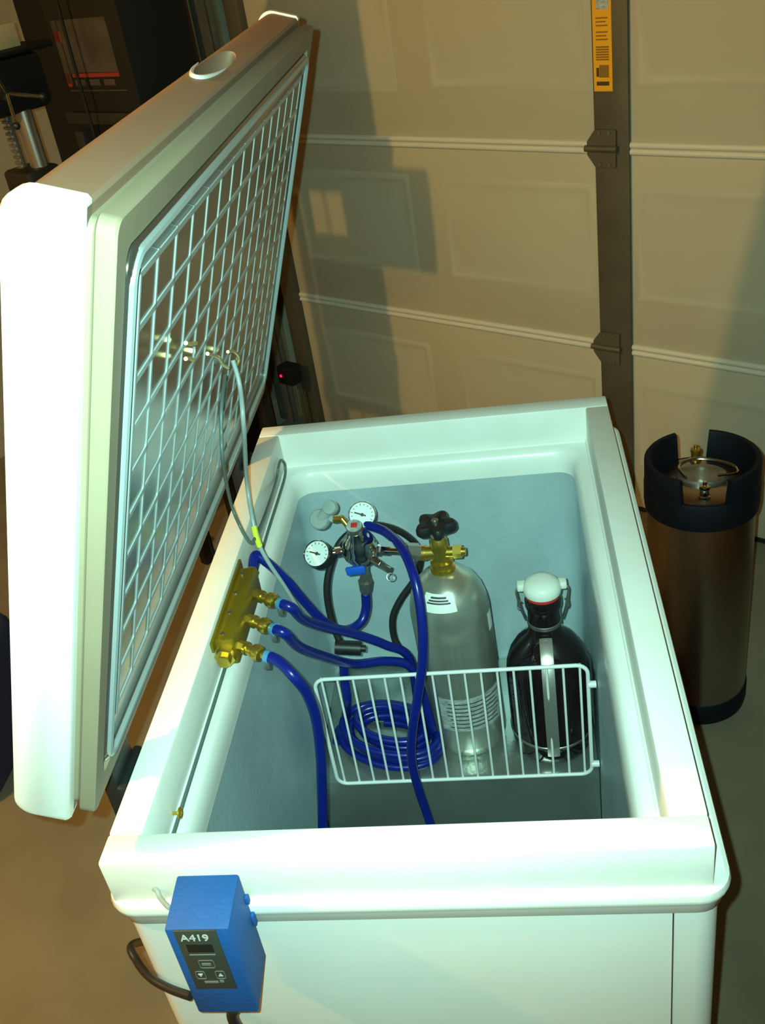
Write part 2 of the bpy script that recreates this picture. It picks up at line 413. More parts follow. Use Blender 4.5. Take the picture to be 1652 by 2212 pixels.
# hinges on the back of the collar
for yh in (0.135, 0.835):
    hg = None
    bm = B()
    box(bm, (-0.012, yh-0.034, 0.70), (-0.001, yh+0.034, 0.884), 0.003)
    box(bm, (-0.030, yh-0.030, 0.80), (-0.010, yh+0.030, 0.955), 0.006)
    hg = obj('hinge', bm, 'hinge_black', fz)
    bm = B(); cyl(bm, (-0.022, yh-0.036, 0.952), (-0.022, yh+0.036, 0.952), 0.009, seg=14); obj('hinge_pin', bm, 'dull_steel', hg)
    bm = B(); box(bm, (-0.004, yh-0.030, 0.012), (0.10, yh+0.030, LT+0.006), 0.002, ML); obj('hinge_leaf', bm, 'hinge_black', hg)
# small eye screw in the collar near the front
e = at(378, 1757, x=0.041)
bm = B(); tube(bm, [e+V((0.006, 0.0055*math.cos(a), 0.0055*math.sin(a))) for a in [2*math.pi*i/14 for i in range(14)]], 0.0018, 8, closed=True); cyl(bm, e+V((-0.004, 0, 0)), e+V((0.003, 0, 0)), 0.0022, seg=8)
obj('eye_screw', bm, 'brass', fz)

# ------------------------------------------------------------------ wire divider
YD = 0.580
dv = thing('wire_divider', 'white wire divider panel standing across the freezer step', 'rack', (0.318, YD, 0.35))
za, zb, xa, xb = 0.354, 0.602, 0.097, 0.543
bm = B(); c = []
for cx, cz, a0 in ((xb-0.018, zb-0.018, 0), (xa+0.018, zb-0.018, 90), (xa+0.018, za+0.018, 180), (xb-0.018, za+0.018, 270)):
    for i in range(6): a = R(a0+90*i/5); c.append((cx+0.018*math.cos(a), YD, cz+0.018*math.sin(a)))
tube(bm, c, 0.0034, 10, closed=True); obj('outer_frame', bm, 'white_wire', dv)
src = None
for i in range(17):
    x = xa+0.012+(xb-xa-0.024)*i/16
    if src is None:
        bm = B(); cyl(bm, (x, YD+0.003, za), (x, YD+0.003, zb), 0.0021, seg=8); src = obj('wire', bm, 'white_wire', dv); xsrc = x
    else:
        o = src.copy(); COL.objects.link(o); o.location.x = x-xsrc
for z in (0.378, 0.560):  # solid white stubs stand in for the frame end mirrored in the liner
    bm = B(); cyl(bm, (xb, YD, z), (0.5555, YD, z), 0.006, seg=12); obj('end_reflection', bm, 'white_wire', dv)

# ------------------------------------------------------------------ gas cylinder
TX, TY, TZ = 0.334, 0.690, 0.350
gc = thing('gas_cylinder', 'brushed aluminium gas cylinder with brass valve standing in the freezer', 'gas cylinder', (TX, TY, TZ))
MT = Matrix.Translation((TX, TY, TZ)); TRr = 0.0675
prof = [(0.0, 0.0), (0.045, 0.001), (0.060, 0.008), (TRr-0.001, 0.022), (TRr, 0.03), (TRr, 0.298), (0.066, 0.315), (0.061, 0.336), (0.052, 0.354), (0.040, 0.367), (0.028, 0.374), (0.022, 0.378), (0.0, 0.378)]
bm = B(); lathe(bm, prof, MT, 48, (False, False)); obj('tank_body', bm, 'tank_aluminium', gc)
def wrap(m, z0, z1, a0, a1, off=0.0006, name='sticker', rs=None):
    bm = B(); ls = []
    for z in [z0+(z1-z0)*i/4 for i in range(5)]:
        # radius from the profile
        rr = TRr
        for (ra, h0), (rb, h1) in zip(prof, prof[1:]):
            if h0 <= z <= h1 and h1 > h0: rr = ra+(rb-ra)*(z-h0)/(h1-h0)
        ls.append([MT @ V(((rr+off)*math.cos(R(a)), (rr+off)*math.sin(R(a)), z+off*0.7)) for a in [a0+(a1-a0)*i/14 for i in range(15)]])
    loops(bm, ls, closed=False); return obj(name, bm, m, gc)
wrap('label_white', 0.335, 0.362, 230, 288); 
for i in range(3): wrap('print_dark', 0.348+0.0040*i, 0.3505+0.0040*i, 238+3*i, 280-3*i, 0.0010, 'sticker_print')
wrap('label_grey', 0.075, 0.150, 235, 345)
for z in (0.083, 0.092, 0.101, 0.110, 0.119, 0.128, 0.137): wrap('print_dark', z, z+0.0025, 246+random.random()*8, 325+random.random()*12, 0.0010, 'sticker_print')
wrap('label_white', 0.262, 0.298, 338, 354)
vz = TZ+0.378
bm = B(); lathe(bm, [(0.019, 0), (0.021, 0.002), (0.021, 0.008), (0.017, 0.010), (0.017, 0.014), (0.019, 0.016), (0.019, 0.02), (0.014, 0.022), (0.0135, 0.04), (0.015, 0.046), (0.015, 0.060), (0.011, 0.066), (0.009, 0.078), (0, 0.078)], Matrix.Translation((TX, TY, vz)), 28)
vb = obj('valve_body', bm, 'brass', gc)
bm = B(); vd = V((1, -0.1, 0)).normalized(); c0 = V((TX, TY, vz+0.036))
cyl(bm, c0, c0+vd*0.032, 0.0095, seg=18); cyl(bm, c0+vd*0.022, c0+vd*0.036, 0.0115, seg=6); cyl(bm, c0+vd*0.036, c0+vd*0.042, 0.007, seg=14); obj('safety_plug', bm, 'brass', vb)
bm = B(); cyl(bm, c0, c0-vd*0.034, 0.0115, seg=20); cyl(bm, c0-vd*0.024, c0-vd*0.034, 0.013, seg=20); obj('outlet', bm, 'brass', vb)
bm = B(); MH = Matrix.Translation((TX, TY, vz+0.078))
n_ = 60; ls = []
for rs, z in ((0.55, 0.0), (0.9, 0.0005), (1.0, 0.005), (1.0, 0.014), (0.92, 0.019), (0.5, 0.020), (0.3, 0.016)):
    ls.append([MH @ V(((0.0290+0.0055*math.cos(5*a+0.6))*rs*math.cos(a), (0.0290+0.0055*math.cos(5*a+0.6))*rs*math.sin(a), z)) for a in [2*math.pi*i/n_ for i in range(n_)]])
loops(bm, ls, True, True); hw = obj('handwheel', bm, 'black_rubber', gc)
bm = B(); lathe(bm, [(0.006, 0.015), (0.006, 0.021), (0.004, 0.023), (0, 0.023)], MH, 12); obj('wheel_nut', bm, 'dull_steel', hw)

# the cylinder leans a little to the left
TILT = Matrix.Rotation(R(-1.6), 3, 'Y'); gc.rotation_euler.y = R(-1.6)
c0 = TILT @ (c0-V((TX, TY, TZ))) + V((TX, TY, TZ))
# ------------------------------------------------------------------ regulator
RC = V((0.196, 0.672, 0.797))
rg = thing('pressure_regulator', 'chrome pressure regulator with two gauges screwed to the gas cylinder', 'regulator', RC)
RA = V((0.02, -0.30, 0.95)).normalized(); MR = frame(RC, RA, (1, 0, 0))
bm = B(); lathe(bm, [(0.0, -0.030), (0.018, -0.030), (0.022, -0.026), (0.024, -0.014), (0.029, -0.010), (0.0295, 0.000), (0.0285, 0.003), (0.027, 0.006), (0.0265, 0.012), (0.024, 0.020), (0.019, 0.028), (0.0145, 0.036), (0.0135, 0.046), (0.0, 0.046)], MR, 40)
obj('bonnet', bm, 'chrome', rg)
bm = B(); lathe(bm, [(0.010, 0.044), (0.013, 0.046), (0.0135, 0.054), (0.0125, 0.056), (0, 0.056)], MR, 28); cp = obj('adjusting_cap', bm, 'dull_steel', rg)
bm = B(); lathe(bm, [(0.0124, 0.0562), (0.0124, 0.0566), (0, 0.0566)], MR, 24); obj('cap_label', bm, 'label_grey', cp)
bm = B(); box(bm, (-0.005, -0.004, 0.0566), (0.005, 0.005, 0.0572), 0.001, MR); obj('red_mark', bm, 'red_rubber', cp)
# inlet stem and nut to the cylinder valve
q0 = RC+V((0.020, 0.0, -0.006)); q1 = c0-vd*0.034
bm = B(); ax_ = (q1-q0); cyl(bm, q0, q0+ax_*0.35, 0.0075, seg=16); cyl(bm, q0+ax_*0.33, q1-ax_*0.05, 0.0055, seg=16); cyl(bm, q0+ax_*0.05, q0+ax_*0.16, 0.0095, seg=6); obj('inlet_stem', bm, 'chrome', rg)
bm = B(); d_ = ax_.normalized(); cyl(bm, q1-d_*0.024, q1-d_*0.002, 0.0155, seg=6); cyl(bm, q1-d_*0.028, q1-d_*0.024, 0.012, seg=16); obj('inlet_nut', bm, 'dull_steel', rg)
def gauge(c, face, r, stem_to):
    f = V(face).normalized(); M = frame(c, f, (1, 0, 0.2))
    bm = B(); lathe(bm, [(0.0, -0.022), (r*0.85, -0.022), (r*1.06, -0.018), (r*1.10, -0.002), (r*1.06, 0.001), (r*0.97, 0.001)], M, 36, (True, False)); g = obj('gauge_boot', bm, 'black_rubber', rg)
    bm = B(); lathe(bm, [(r*0.99, -0.002), (r*0.99, 0.0), (0, 0.0)], M, 36, (False, False)); obj('dial', bm, 'dial_white', g)
    bm = B(); box(bm, (-0.0012, -r*0.3, 0.0002), (0.0012, r*0.62, 0.0010), 0, M @ Matrix.Rotation(R(62), 4, 'Z')); lathe(bm, [(r*0.14, 0.0002), (r*0.12, 0.0016), (0, 0.0018)], M, 12); obj('needle', bm, 'print_dark', g)
    for i in range(13):
        bm = B(); a = R(-40+260*i/12); box(bm, (r*0.72, -0.0007, 0.0002), (r*(0.90 if i % 3 == 0 else 0.84), 0.0007, 0.0006), 0, M @ Matrix.Rotation(a, 4, 'Z')); obj('dial_mark', bm, 'face_dim', g)
    bm = B(); lathe(bm, [(r*1.0, 0.0005), (r*1.05, 0.002), (r*1.09, 0.0005)], M, 36, (False, False)); obj('bezel', bm, 'chrome', g)
    bm = B(); s = c - f*0.010; e_ = V(stem_to); cyl(bm, s, e_, 0.0055, seg=14); mid = s.lerp(e_, 0.62); cyl(bm, mid-(e_-s).normalized()*0.005, mid+(e_-s).normalized()*0.005, 0.0085, seg=6); obj('gauge_stem', bm, 'chrome', rg)
gauge(at(684, 1196, y=0.660), (-0.20, -0.62, 0.75), 0.0215, RC+V((-0.018, 0.004, -0.006)))
gauge(at(782, 1112, y=0.720), (0.10, -0.72, 0.66), 0.0215, RC+V((0.0, 0.016, -0.004)))
# pale cover on a brass stub
bs = at(738, 1120, y=0.700); b1 = at(722, 1122, y=0.705)
bm = B(); cyl(bm, RC+V((-0.004, 0.014, 0.012)), bs, 0.005, seg=12); cyl(bm, bs, b1, 0.0065, seg=6); obj('brass_stub', bm, 'brass', rg)
bm = B()
for (px, py, r_) in ((692, 1122, 0.0175), (714, 1097, 0.0125)):
    c_ = at(px, py, y=0.71); lathe(bm, [(0.0, -0.010), (r_*0.8, -0.009), (r_, -0.004), (r_, 0.004), (r_*0.85, 0.009), (0, 0.010)], frame(c_, (-0.1, -0.75, 0.6)), 24)
cyl(bm, at(692, 1122, y=0.71), at(714, 1097, y=0.71), 0.010, seg=14); cyl(bm, at(700, 1115, y=0.71), b1, 0.006, seg=12)
obj('pale_cover', bm, 'clear_plastic', rg)
# relief arm with pull ring
a0_ = RC+V((0.014, -0.010, -0.014)); a1_ = at(842, 1232, y=0.640)
bm = B(); cyl(bm, a0_, a0_.lerp(a1_, 0.55), 0.0075, 0.0065, seg=14); cyl(bm, a0_.lerp(a1_, 0.55), a1_, 0.0058, seg=6); ra = obj('relief_valve', bm, 'chrome', rg)
rc_ = at(843, 1246, y=0.638); bm = B(); tube(bm, [rc_+0.006*(CR*math.cos(2*math.pi*i/16)+CU*math.sin(2*math.pi*i/16)) for i in range(16)], 0.0009, 6, closed=True); obj('pull_ring', bm, 'dull_steel', ra)
# outlet shutoff valve with blue lever, barb
o0 = RC+V((0.004, -0.006, -0.026)); o1 = at(788, 1240, y=0.665); o2 = at(789, 1276, y=0.668); o3 = at(790, 1290, y=0.669)
bm = B(); cyl(bm, o0, o1, 0.007, seg=14); cyl(bm, o1, o1.lerp(o2, 0.45), 0.0085, seg=8); cyl(bm, o1.lerp(o2, 0.4), o2, 0.012, 0.0095, seg=8); cyl(bm, o2, o3, 0.0065, seg=12); obj('shutoff_valve', bm, 'dull_steel', rg)
lv = at(773, 1231, y=0.650); bm = B(); box(bm, (-0.020, -0.004, -0.0075), (0.012, 0.004, 0.0075), 0.003, Matrix.Translation(lv) @ Matrix.Rotation(R(-6), 4, 'Y')); cyl(bm, lv+V((0.006, 0, 0)), o1, 0.004, seg=10); obj('valve_lever', bm, 'lever_blue', rg)

# ------------------------------------------------------------------ brass manifold on the collar
MX0, MX1, MY0, MY1, MZ0, MZ1 = 0.0385, 0.068, 0.362, 0.528, 0.832, 0.876
mf = thing('gas_manifold', 'gold painted gas manifold with three outlets on the left collar board', 'manifold', (MX0, 0.445, 0.855))
bm = B(); box(bm, (MX0, MY0, MZ0), (MX1, MY1, MZ1), 0.0045, None, 2); obj('manifold_bar', bm, 'gold_paint', mf)
bm = B(); box(bm, (0.0385, MY0-0.012, MZ1-0.012), (0.0425, MY1+0.016, MZ1+0.004), 0.001); mp_ = obj('mounting_plate', bm, 'gold_paint', mf)
for y in (0.375, 0.42, 0.465, 0.51):
    bm = B(); lathe(bm, [(0.0032, 0), (0.003, 0.0015), (0, 0.002)], frame((0.050, y, MZ1), (0, 0, 1)), 10); obj('screw', bm, 'dull_steel', mp_)
bm = B(); cyl(bm, (0.0535, MY0+0.001, 0.853), (0.0535, MY0-0.012, 0.853), 0.0145, seg=6); cyl(bm, (0.0535, MY0-0.012, 0.853), (0.0535, MY0-0.02, 0.853), 0.0095, seg=6); obj('end_plug', bm, 'brass', mf)
bm = B(); cyl(bm, (0.0535, MY1-0.001, 0.853), (0.0535, MY1+0.02, 0.853), 0.010, seg=6); cyl(bm, (0.0535, MY1+0.02, 0.853), (0.0535, MY1+0.036, 0.854), 0.007, seg=14); obj('inlet_barb', bm, 'brass', mf)
OUT = []
for y in (0.492, 0.435, 0.378):
    a = V((MX1-0.001, y, 0.852)); d_ = V((0.045, -0.020, -0.008)).normalized()
    bm = B(); cyl(bm, a, a+d_*0.010, 0.0080, seg=6); cyl(bm, a+d_*0.010, a+d_*0.014, 0.0095, seg=16); cyl(bm, a+d_*0.014, a+d_*0.022, 0.0075, seg=14)
    ov = obj('outlet_valve', bm, 'brass', mf)
    bm = B(); lathe(bm, [(0.006, 0.0), (0.0105, 0.003), (0.0118, 0.008), (0.0105, 0.014), (0.006, 0.017)], frame(a+d_*0.021, d_), 18); cyl(bm, a+d_*0.036, a+d_*0.052, 0.0055, seg=12); obj('check_valve', bm, 'brass', ov)
    OUT.append((a+d_*0.044, d_))

# ------------------------------------------------------------------ hoses
HR = 0.0078
def hose(name, label, pts, ends=(), r=HR, m='blue_hose', cat='hose', sub=10):
    P = spline(pts, sub); bm = B(); tube(bm, P, r, 12); o = tag(obj(name, bm, m), label, cat)
    for e_, cm in ends:
        i = 2 if e_ == 0 else len(P)-3
        a, b = P[i], P[i+1]; d_ = (b-a).normalized()
        bm = B(); lathe(bm, [(r*1.02, -0.0035), (r*1.18, -0.0035), (r*1.18, 0.0035), (r*1.02, 0.0035)], frame(a, d_), 18, (False, False))
        side = d_.cross(V((0, 0, 1))).normalized()*-1 if e_ == 0 else d_.orthogonal().normalized()
        cl = obj('hose_clamp', bm, cm, o)
        if e_ == 0:
            c_ = a+V((-0.002, -0.004, -0.010)); bm = B(); box(bm, (-0.004, -0.004, -0.006), (0.004, 0.004, 0.006), 0.001, Matrix.Translation(c_)); obj('clamp_ear', bm, 'galvanised', cl)
    if cat == 'hose': o['group'] = 'blue gas hoses in the freezer'
    return o
mat('clamp_pale', (0.10, 0.32, 0.55), 0.35, metal=0.2)
ys = lambda L_: [at(a, b, y=c) for a, b, c in L_]
hose('blue_hose', 'blue hose looping from the regulator outlet to the manifold top',
     [V((0.0535, MY1+0.024, 0.8535)), V((0.056, MY1+0.045, 0.864))] + ys([(578, 1216, 0.575), (620, 1255, 0.585), (660, 1302, 0.60), (702, 1345, 0.615), (745, 1361, 0.635), (778, 1345, 0.655), (790, 1315, 0.668)]) + [o2.lerp(o3, 0.4)])
def coil(cx, cy, r, z0, z1, turns, a0, jit=0.002, n=12, ry=0.055):
    out = []
    for i in range(int(turns*n)+1):
        a = a0+2*math.pi*i/n; f_ = i/(turns*n); k = 1+0.07*math.sin(i*0.37+cx*90)
        dx = r*k*math.cos(a)
        out.append(V((cx+jit*math.sin(i*0.5)+dx, cy+jit*math.cos(i*0.31)+ry*k*math.sin(a)-0.25*dx, z0+(z1-z0)*f_)))
    return out
CC = V((0.192, 0.662, 0.385))
A, d_ = OUT[0]
hose('blue_hose', 'blue hose from the far manifold outlet to the coil behind the divider',
     [A, A+d_*0.02] + ys([(655, 1338, 0.50), (700, 1354, 0.55), (762, 1368, 0.60), (830, 1392, 0.635), (885, 1425, 0.66)]) + coil(CC.x, CC.y+0.002, 0.061, 0.425, 0.376, 2.3, 0.3, ry=0.035), [(0, 'clamp_pale')])
A, d_ = OUT[1]
hose('blue_hose', 'blue hose from the middle manifold outlet to the coil behind the divider',
     [A, A+d_*0.02] + ys([(645, 1397, 0.45), (700, 1418, 0.52), (765, 1434, 0.595), (830, 1428, 0.63), (880, 1436, 0.645), (905, 1475, 0.65)]) + coil(CC.x, CC.y-0.002, 0.085, 0.416, 0.377, 2.2, 0.0), [(0, 'clamp_pale')])
A, d_ = OUT[2]
hose('blue_hose', 'blue hose from the near manifold outlet hanging straight into the near well',
     [A, A+d_*0.02] + ys([(635, 1462, 0.335), (664, 1500, 0.345), (683, 1555, 0.355), (692, 1625, 0.36), (695, 1700, 0.365), (697, 1790, 0.365), (698, 1880, 0.36), (690, 1960, 0.34)]), [(0, 'clamp_pale')])
hose('blue_hose', 'blue hose arching from the regulator over the front of the wire divider',
     ys([(790, 1133, 0.715), (832, 1149, 0.690), (870, 1188, 0.63), (897, 1255, 0.575), (911, 1340, 0.548), (913, 1420, 0.535), (903, 1500, 0.528), (891, 1575, 0.525), (889, 1640, 0.525), (904, 1705, 0.525), (926, 1770, 0.52), (950, 1850, 0.50)]))
hose('blue_hose', 'blue hose coil lying on the step behind the wire divider',
     ys([(742, 1436, 0.640), (744, 1470, 0.640), (750, 1515, 0.640)]) + coil(CC.x-0.010, CC.y+0.002, 0.096, 0.372, 0.3585, 1.1, 2.8, 0.001, 12, 0.064))
# black cord draped over the regulator
P = ys([(752, 1400, 0.66), (735, 1388, 0.67), (714, 1330, 0.685), (706, 1270, 0.695), (716, 1215, 0.71), (740, 1165, 0.725), (790, 1135, 0.745), (850, 1142, 0.765), (893, 1170, 0.785), (908, 1205, 0.79), (896, 1250, 0.785), (865, 1295, 0.775), (848, 1335, 0.765), (852, 1380, 0.755), (872, 1412, 0.745)])
bc = hose('electrical_cable', 'black cord draped behind the regulator with a black plug end', P, r=0.0062, m='black_cord', cat='cord')
bm = B(); a = P[0]; cyl(bm, a+V((-0.022, 0, 0.004)), a+V((0.022, 0, -0.002)), 0.0125, seg=16); cyl(bm, a+V((0.022, 0, -0.002)), a+V((0.030, 0, -0.003)), 0.006, seg=10); obj('plug', bm, 'black_rubber', bc)

# sensor cables by the lid
la = lidpx(503, 778, 0.084)
Pa = [la] + ys([(518, 835, la.y-0.01), (526, 920, la.y-0.04), (533, 1040, 0.58), (546, 1125, 0.55), (558, 1172, 0.535), (580, 1215, 0.53), (620, 1275, 0.54), (666, 1352, 0.56)])
ca = hose('sensor_cable', 'grey sensor cable hanging from the lid past a yellow tie', Pa, r=0.0032, m='grey_cord', cat='cable')
P = spline(Pa, 10); i0 = min(range(len(P)), key=lambda i: (P[i]-Pa[5]).length)
bm = B(); tube(bm, [p for p in P[i0-8:i0+3]], 0.0044, 8); obj('yellow_tie', bm, 'yellow_tie', ca)
lb = lidpx(486, 812, 0.084)
Pb = [lb] + [lidpx(479, 870, 0.092), lidpx(478, 930, 0.098), lidpx(482, 1000, 0.105)] + ys([(498, 1085, 0.53), (520, 1140, 0.52), (540, 1172, 0.52), (552, 1160, 0.54), (575, 1105, 0.64)])
hook = at(600, 1030, x=0.043)
Pb += [at(596, 1040, x=0.043), at(601, 1010, x=0.044), at(607, 994, x=0.045), at(615, 1004, x=0.046), at(615, 1030, x=0.046), at(602, 1075, x=0.046), at(578, 1150, x=0.045), at(555, 1230, x=0.0445), at(528, 1310, x=0.044)]
Pb += [V((0.0435, y, 0.8235)) for y in (0.5, 0.42, 0.34, 0.25, 0.17, 0.12, 0.07, 0.045)]
hose('sensor_cable', 'thin dark cable looped along the inside of the left collar board', Pb, r=0.0024, m='dark_cord', cat='cable')

# ------------------------------------------------------------------ growler
GX, GY, GZ = 0.4815, 0.672, 0.350
gr = thing('swing_top_growler', 'dark brown glass growler with white swing top and steel strap handle', 'bottle', (GX, GY, GZ))
MG = Matrix.Translation((GX, GY, GZ))
bm = B(); lathe(bm, [(0.0, 0.004), (0.050, 0.002), (0.062, 0.0), (0.068, 0.006), (0.0705, 0.018), (0.0715, 0.05), (0.0715, 0.165), (0.069, 0.188), (0.062, 0.210), (0.050, 0.230), (0.037, 0.244), (0.030, 0.252), (0.0275, 0.262), (0.0270, 0.300), (0.0285, 0.304), (0.0300, 0.310), (0.0300, 0.320), (0.027, 0.326), (0.02, 0.327), (0.0, 0.327)], MG, 56, (False, False)); gb = obj('glass_body', bm, 'amber_glass', gr)
bm = B(); lathe(bm, [(0.024, 0.327), (0.0285, 0.328), (0.0285, 0.332), (0.024, 0.333)], MG, 36); obj('red_seal', bm, 'red_rubber', gr)
bm = B(); lathe(bm, [(0.026, 0.333), (0.0305, 0.335), (0.0315, 0.341), (0.030, 0.349), (0.024, 0.356), (0.013, 0.360), (0.0, 0.361)], MG, 40)
for s in (-1, 1):
    box(bm, (-0.006, -0.008, 0.336), (0.011, 0.008, 0.350), 0.003, MG @ Matrix.Translation((s*0.032-(0.0025 if s > 0 else 0.0025), 0.006, 0)))
obj('stopper', bm, 'ceramic', gr)
for s in (-1, 1):
    bm = B(); pts = [(s*0.036, 0.006, 0.344), (s*0.042, 0.002, 0.336), (s*0.040, -0.002, 0.320), (s*0.036, -0.006, 0.302), (s*0.0325, -0.004, 0.288), (s*0.030, 0.0, 0.276)]
    tube(bm, spline([MG @ V(p) for p in pts], 5), 0.0018, 8)
    pts = [(s*0.036, -0.006, 0.302), (s*0.041, 0.004, 0.298), (s*0.040, 0.006, 0.312), (s*0.036, -0.002, 0.316)]
    tube(bm, spline([MG @ V(p) for p in pts], 5), 0.0016, 8); obj('wire_bail', bm, 'dull_steel', gr)
bm = B(); lathe(bm, [(0.0272, 0.270), (0.0285, 0.271), (0.0285, 0.277), (0.0272, 0.278)], MG, 32, (False, False)); obj('neck_band', bm, 'dull_steel', gr)
bm = B(); lathe(bm, [(0.0717, 0.042), (0.0728, 0.043), (0.0728, 0.047), (0.0717, 0.048)], MG, 48, (False, False)); obj('body_band', bm, 'dull_steel', gr)
# strap handle facing the camera
hd = (V((CAM.x, CAM.y, 0))-V((GX, GY, 0))).normalized(); hs = V((-hd.y, hd.x, 0))
prof_h = spline([V((0.030, 0, 0.258)), V((0.043, 0, 0.254)), V((0.064, 0, 0.238)), V((0.083, 0, 0.205)), V((0.090, 0, 0.165)), V((0.090, 0, 0.11)), V((0.085, 0, 0.065)), V((0.075, 0, 0.040)), V((0.0722, 0, 0.030))], 6)
bm = B(); ls = []
for i, p in enumerate(prof_h):
    q_ = prof_h[min(i+1, len(prof_h)-1)]-prof_h[max(i-1, 0)]; tn = V((q_.x, 0, q_.z)).normalized(); nr = V((-tn.z, 0, tn.x))
    if nr.x < 0: nr = -nr
    row = []
    for wv, th_ in ((-0.0105, 0.0), (-0.0105, 0.001), (-0.005, 0.0022), (0.005, 0.0022), (0.0105, 0.001), (0.0105, 0.0)):
        pp = p + nr*th_; row.append(MG @ (hd*pp.x + hs*wv + V((0, 0, pp.z))))
    ls.append(row)
loops(bm, ls, True, True); obj('strap_handle', bm, 'strap_steel', gr)

# ------------------------------------------------------------------ controller box on the front collar
cb = thing('temperature_controller', 'blue tape covered temperature controller hung on the front of the freezer', 'controller', (0.13, -0.04, 0.72))
YB, YF = -0.0125, -0.070
tl, tr_ = at(407, 1887, y=YB), at(524, 1889, y=YB); fl, fr = at(361, 2004, y=YF), at(505, 2011, y=YF); bl, br = at(419, 2187, y=YF), at(551, 2190, y=YF); kr = at(572, 2062, y=YB)
x0c, x1c = (fl.x+bl.x)/2, (fr.x+br.x)/2; zt, zb_ = (fl.z+fr.z)/2, (bl.z+br.z)/2; ztb = (tl.z+tr_.z)/2
zkb = kr.z
bm = B(); prism(bm, [(YB, zkb), (YB, ztb), (YF, zt), (YF, zb_)], x1c-x0c, Matrix(((0, 0, 1, x0c), (1, 0, 0, 0), (0, 1, 0, 0), (0, 0, 0, 1))))
bmesh.ops.bevel(bm, geom=list(bm.edges), offset=0.0025, segments=2, affect='EDGES', profile=0.5)
cx_ = obj('taped_box', bm, 'blue_tape', cb)
pl = [at(a, b, y=YF) for a, b in ((378, 2008), (472, 2010), (507, 2135), (420, 2133))]
px0, px1, pz1, pz0 = (pl[0].x+pl[3].x)/2, (pl[1].x+pl[2].x)/2, (pl[0].z+pl[1].z)/2, (pl[2].z+pl[3].z)/2
bm = B(); box(bm, (px0, YF-0.0012, pz0), (px1, YF+0.001, pz1), 0.0004); fp = obj('face_plate', bm, 'face_plate', cb)
def fb(u_0, v_0, u_1, v_1, m, name, d=0.0006):   # 0..1 from top-left
    bm = B(); wX, wZ = px1-px0, pz1-pz0
    box(bm, (px0+u_0*wX, YF-0.0012-d, pz1-v_1*wZ), (px0+u_1*wX, YF-0.0010, pz1-v_0*wZ)); return obj(name, bm, m, fp, flat=True)
fb(0.18, 0.22, 0.80, 0.345, 'display_dark', 'display'); fb(0.18, 0.385, 0.80, 0.398, 'face_dim', 'printed_rule')
def outline(u0_, v0_, u1_, v1_, name):
    wX, wZ = px1-px0, pz1-pz0
    loop = rrect(px0+u0_*wX, pz1-v1_*wZ, px0+u1_*wX, pz1-v0_*wZ, 0.0022, 0, 4)
    bm = B(); tube(bm, [V((a, YF-0.0014, b)) for a, b, _ in loop], 0.00035, 5, closed=True); return obj(name, bm, 'face_dim', fp)
outline(0.32, 0.49, 0.68, 0.62, 'button_outline'); outline(0.14, 0.68, 0.36, 0.81, 'button_outline'); outline(0.62, 0.68, 0.84, 0.81, 'button_outline')
fb(0.38, 0.54, 0.60, 0.575, 'face_dim', 'button_mark'); fb(0.28, 0.855, 0.62, 0.885, 'face_dim', 'printed_rule'); fb(0.66, 0.84, 0.76, 0.875, 'face_dim', 'printed_rule')
for uc, up in ((0.25, -1), (0.73, 1)):
    wX, wZ = px1-px0, pz1-pz0; cxx, czz = px0+uc*wX, pz1-0.745*wZ; k = 0.0024
    bm = B(); prism(bm, [(cxx-k, czz-up*k*0.8), (cxx+k, czz-up*k*0.8), (cxx, czz+up*k)], 0.0007, Matrix(((1, 0, 0, 0), (0, 0, -1, YF-0.0012), (0, 1, 0, 0), (0, 0, 0, 1)))); obj('arrow_mark', bm, 'face_print', fp, flat=True)
# lettering
tc = bpy.data.curves.new('lettering_curve', 'FONT'); tc.body = 'A419'; tc.size = 0.0135; tc.extrude = 0.0003; tc.offset = 0.00015; tc.align_x = 'CENTER'; tc.align_y = 'CENTER'
to = bpy.data.objects.new('lettering_tmp', tc); COL.objects.link(to)
me = bpy.data.meshes.new_from_object(to.evaluated_get(bpy.context.evaluated_depsgraph_get())); bpy.data.objects.remove(to)
me.transform(Matrix.Translation((px0+0.45*(px1-px0), YF-0.0014, pz1-0.115*(pz1-pz0))) @ Matrix.Rotation(R(90), 4, 'X'))
me.materials.clear(); me.materials.append(MATS['face_print'])
lt = bpy.data.objects.new('lettering', me); COL.objects.link(lt); lt.parent = fp
# tape edges lifting on the right side
for zz, hh in ((zt-0.030, 0.010), (zt-0.062, 0.016)):
    bm = B(); box(bm, (x1c-0.001, YB-0.006, zz-hh/2), (x1c+0.003, YB+0.0, zz+hh/2), 0.0006); obj('tape_flap', bm, 'blue_tape', cx_)
def cord(name, label, pts, r, m='black_cord', cat='cord'):
    bm = B(); tube(bm, spline(pts, 10), r, 12); return tag(obj(name, bm, m), label, cat)
cord('power_cord', 'black power cord curving from behind the freezer into the controller side',
     [V((-0.03, 0.16, 0.50)), V((-0.035, 0.12, 0.58))] + [at(a, b, y=c) for a, b, c in ((287, 2040, 0.05), (297, 2078, 0.02), (325, 2112, -0.008), (365, 2135, -0.025), (412, 2152, -0.040))], 0.0048)
cord('power_cord', 'black power cord dropping from the bottom of the blue controller',
     [at(507, 2178, y=-0.045), at(508, 2212, y=-0.045), V((0.128, -0.045, 0.55)), V((0.125, -0.05, 0.30)), V((0.10, -0.08, 0.05)), V((0.02, -0.12, 0.008)), V((-0.15, -0.10, 0.008))], 0.0062)
cord('sensor_wire', 'short grey sensor wire entering the collar beside the controller',
     [at(333, 1920, y=-0.001), at(340, 1926, y=-0.006), at(346, 1940, y=-0.014), at(360, 1956, y=-0.030), at(368, 1962, y=-0.035)], 0.0026, 'grey_cord', 'wire')

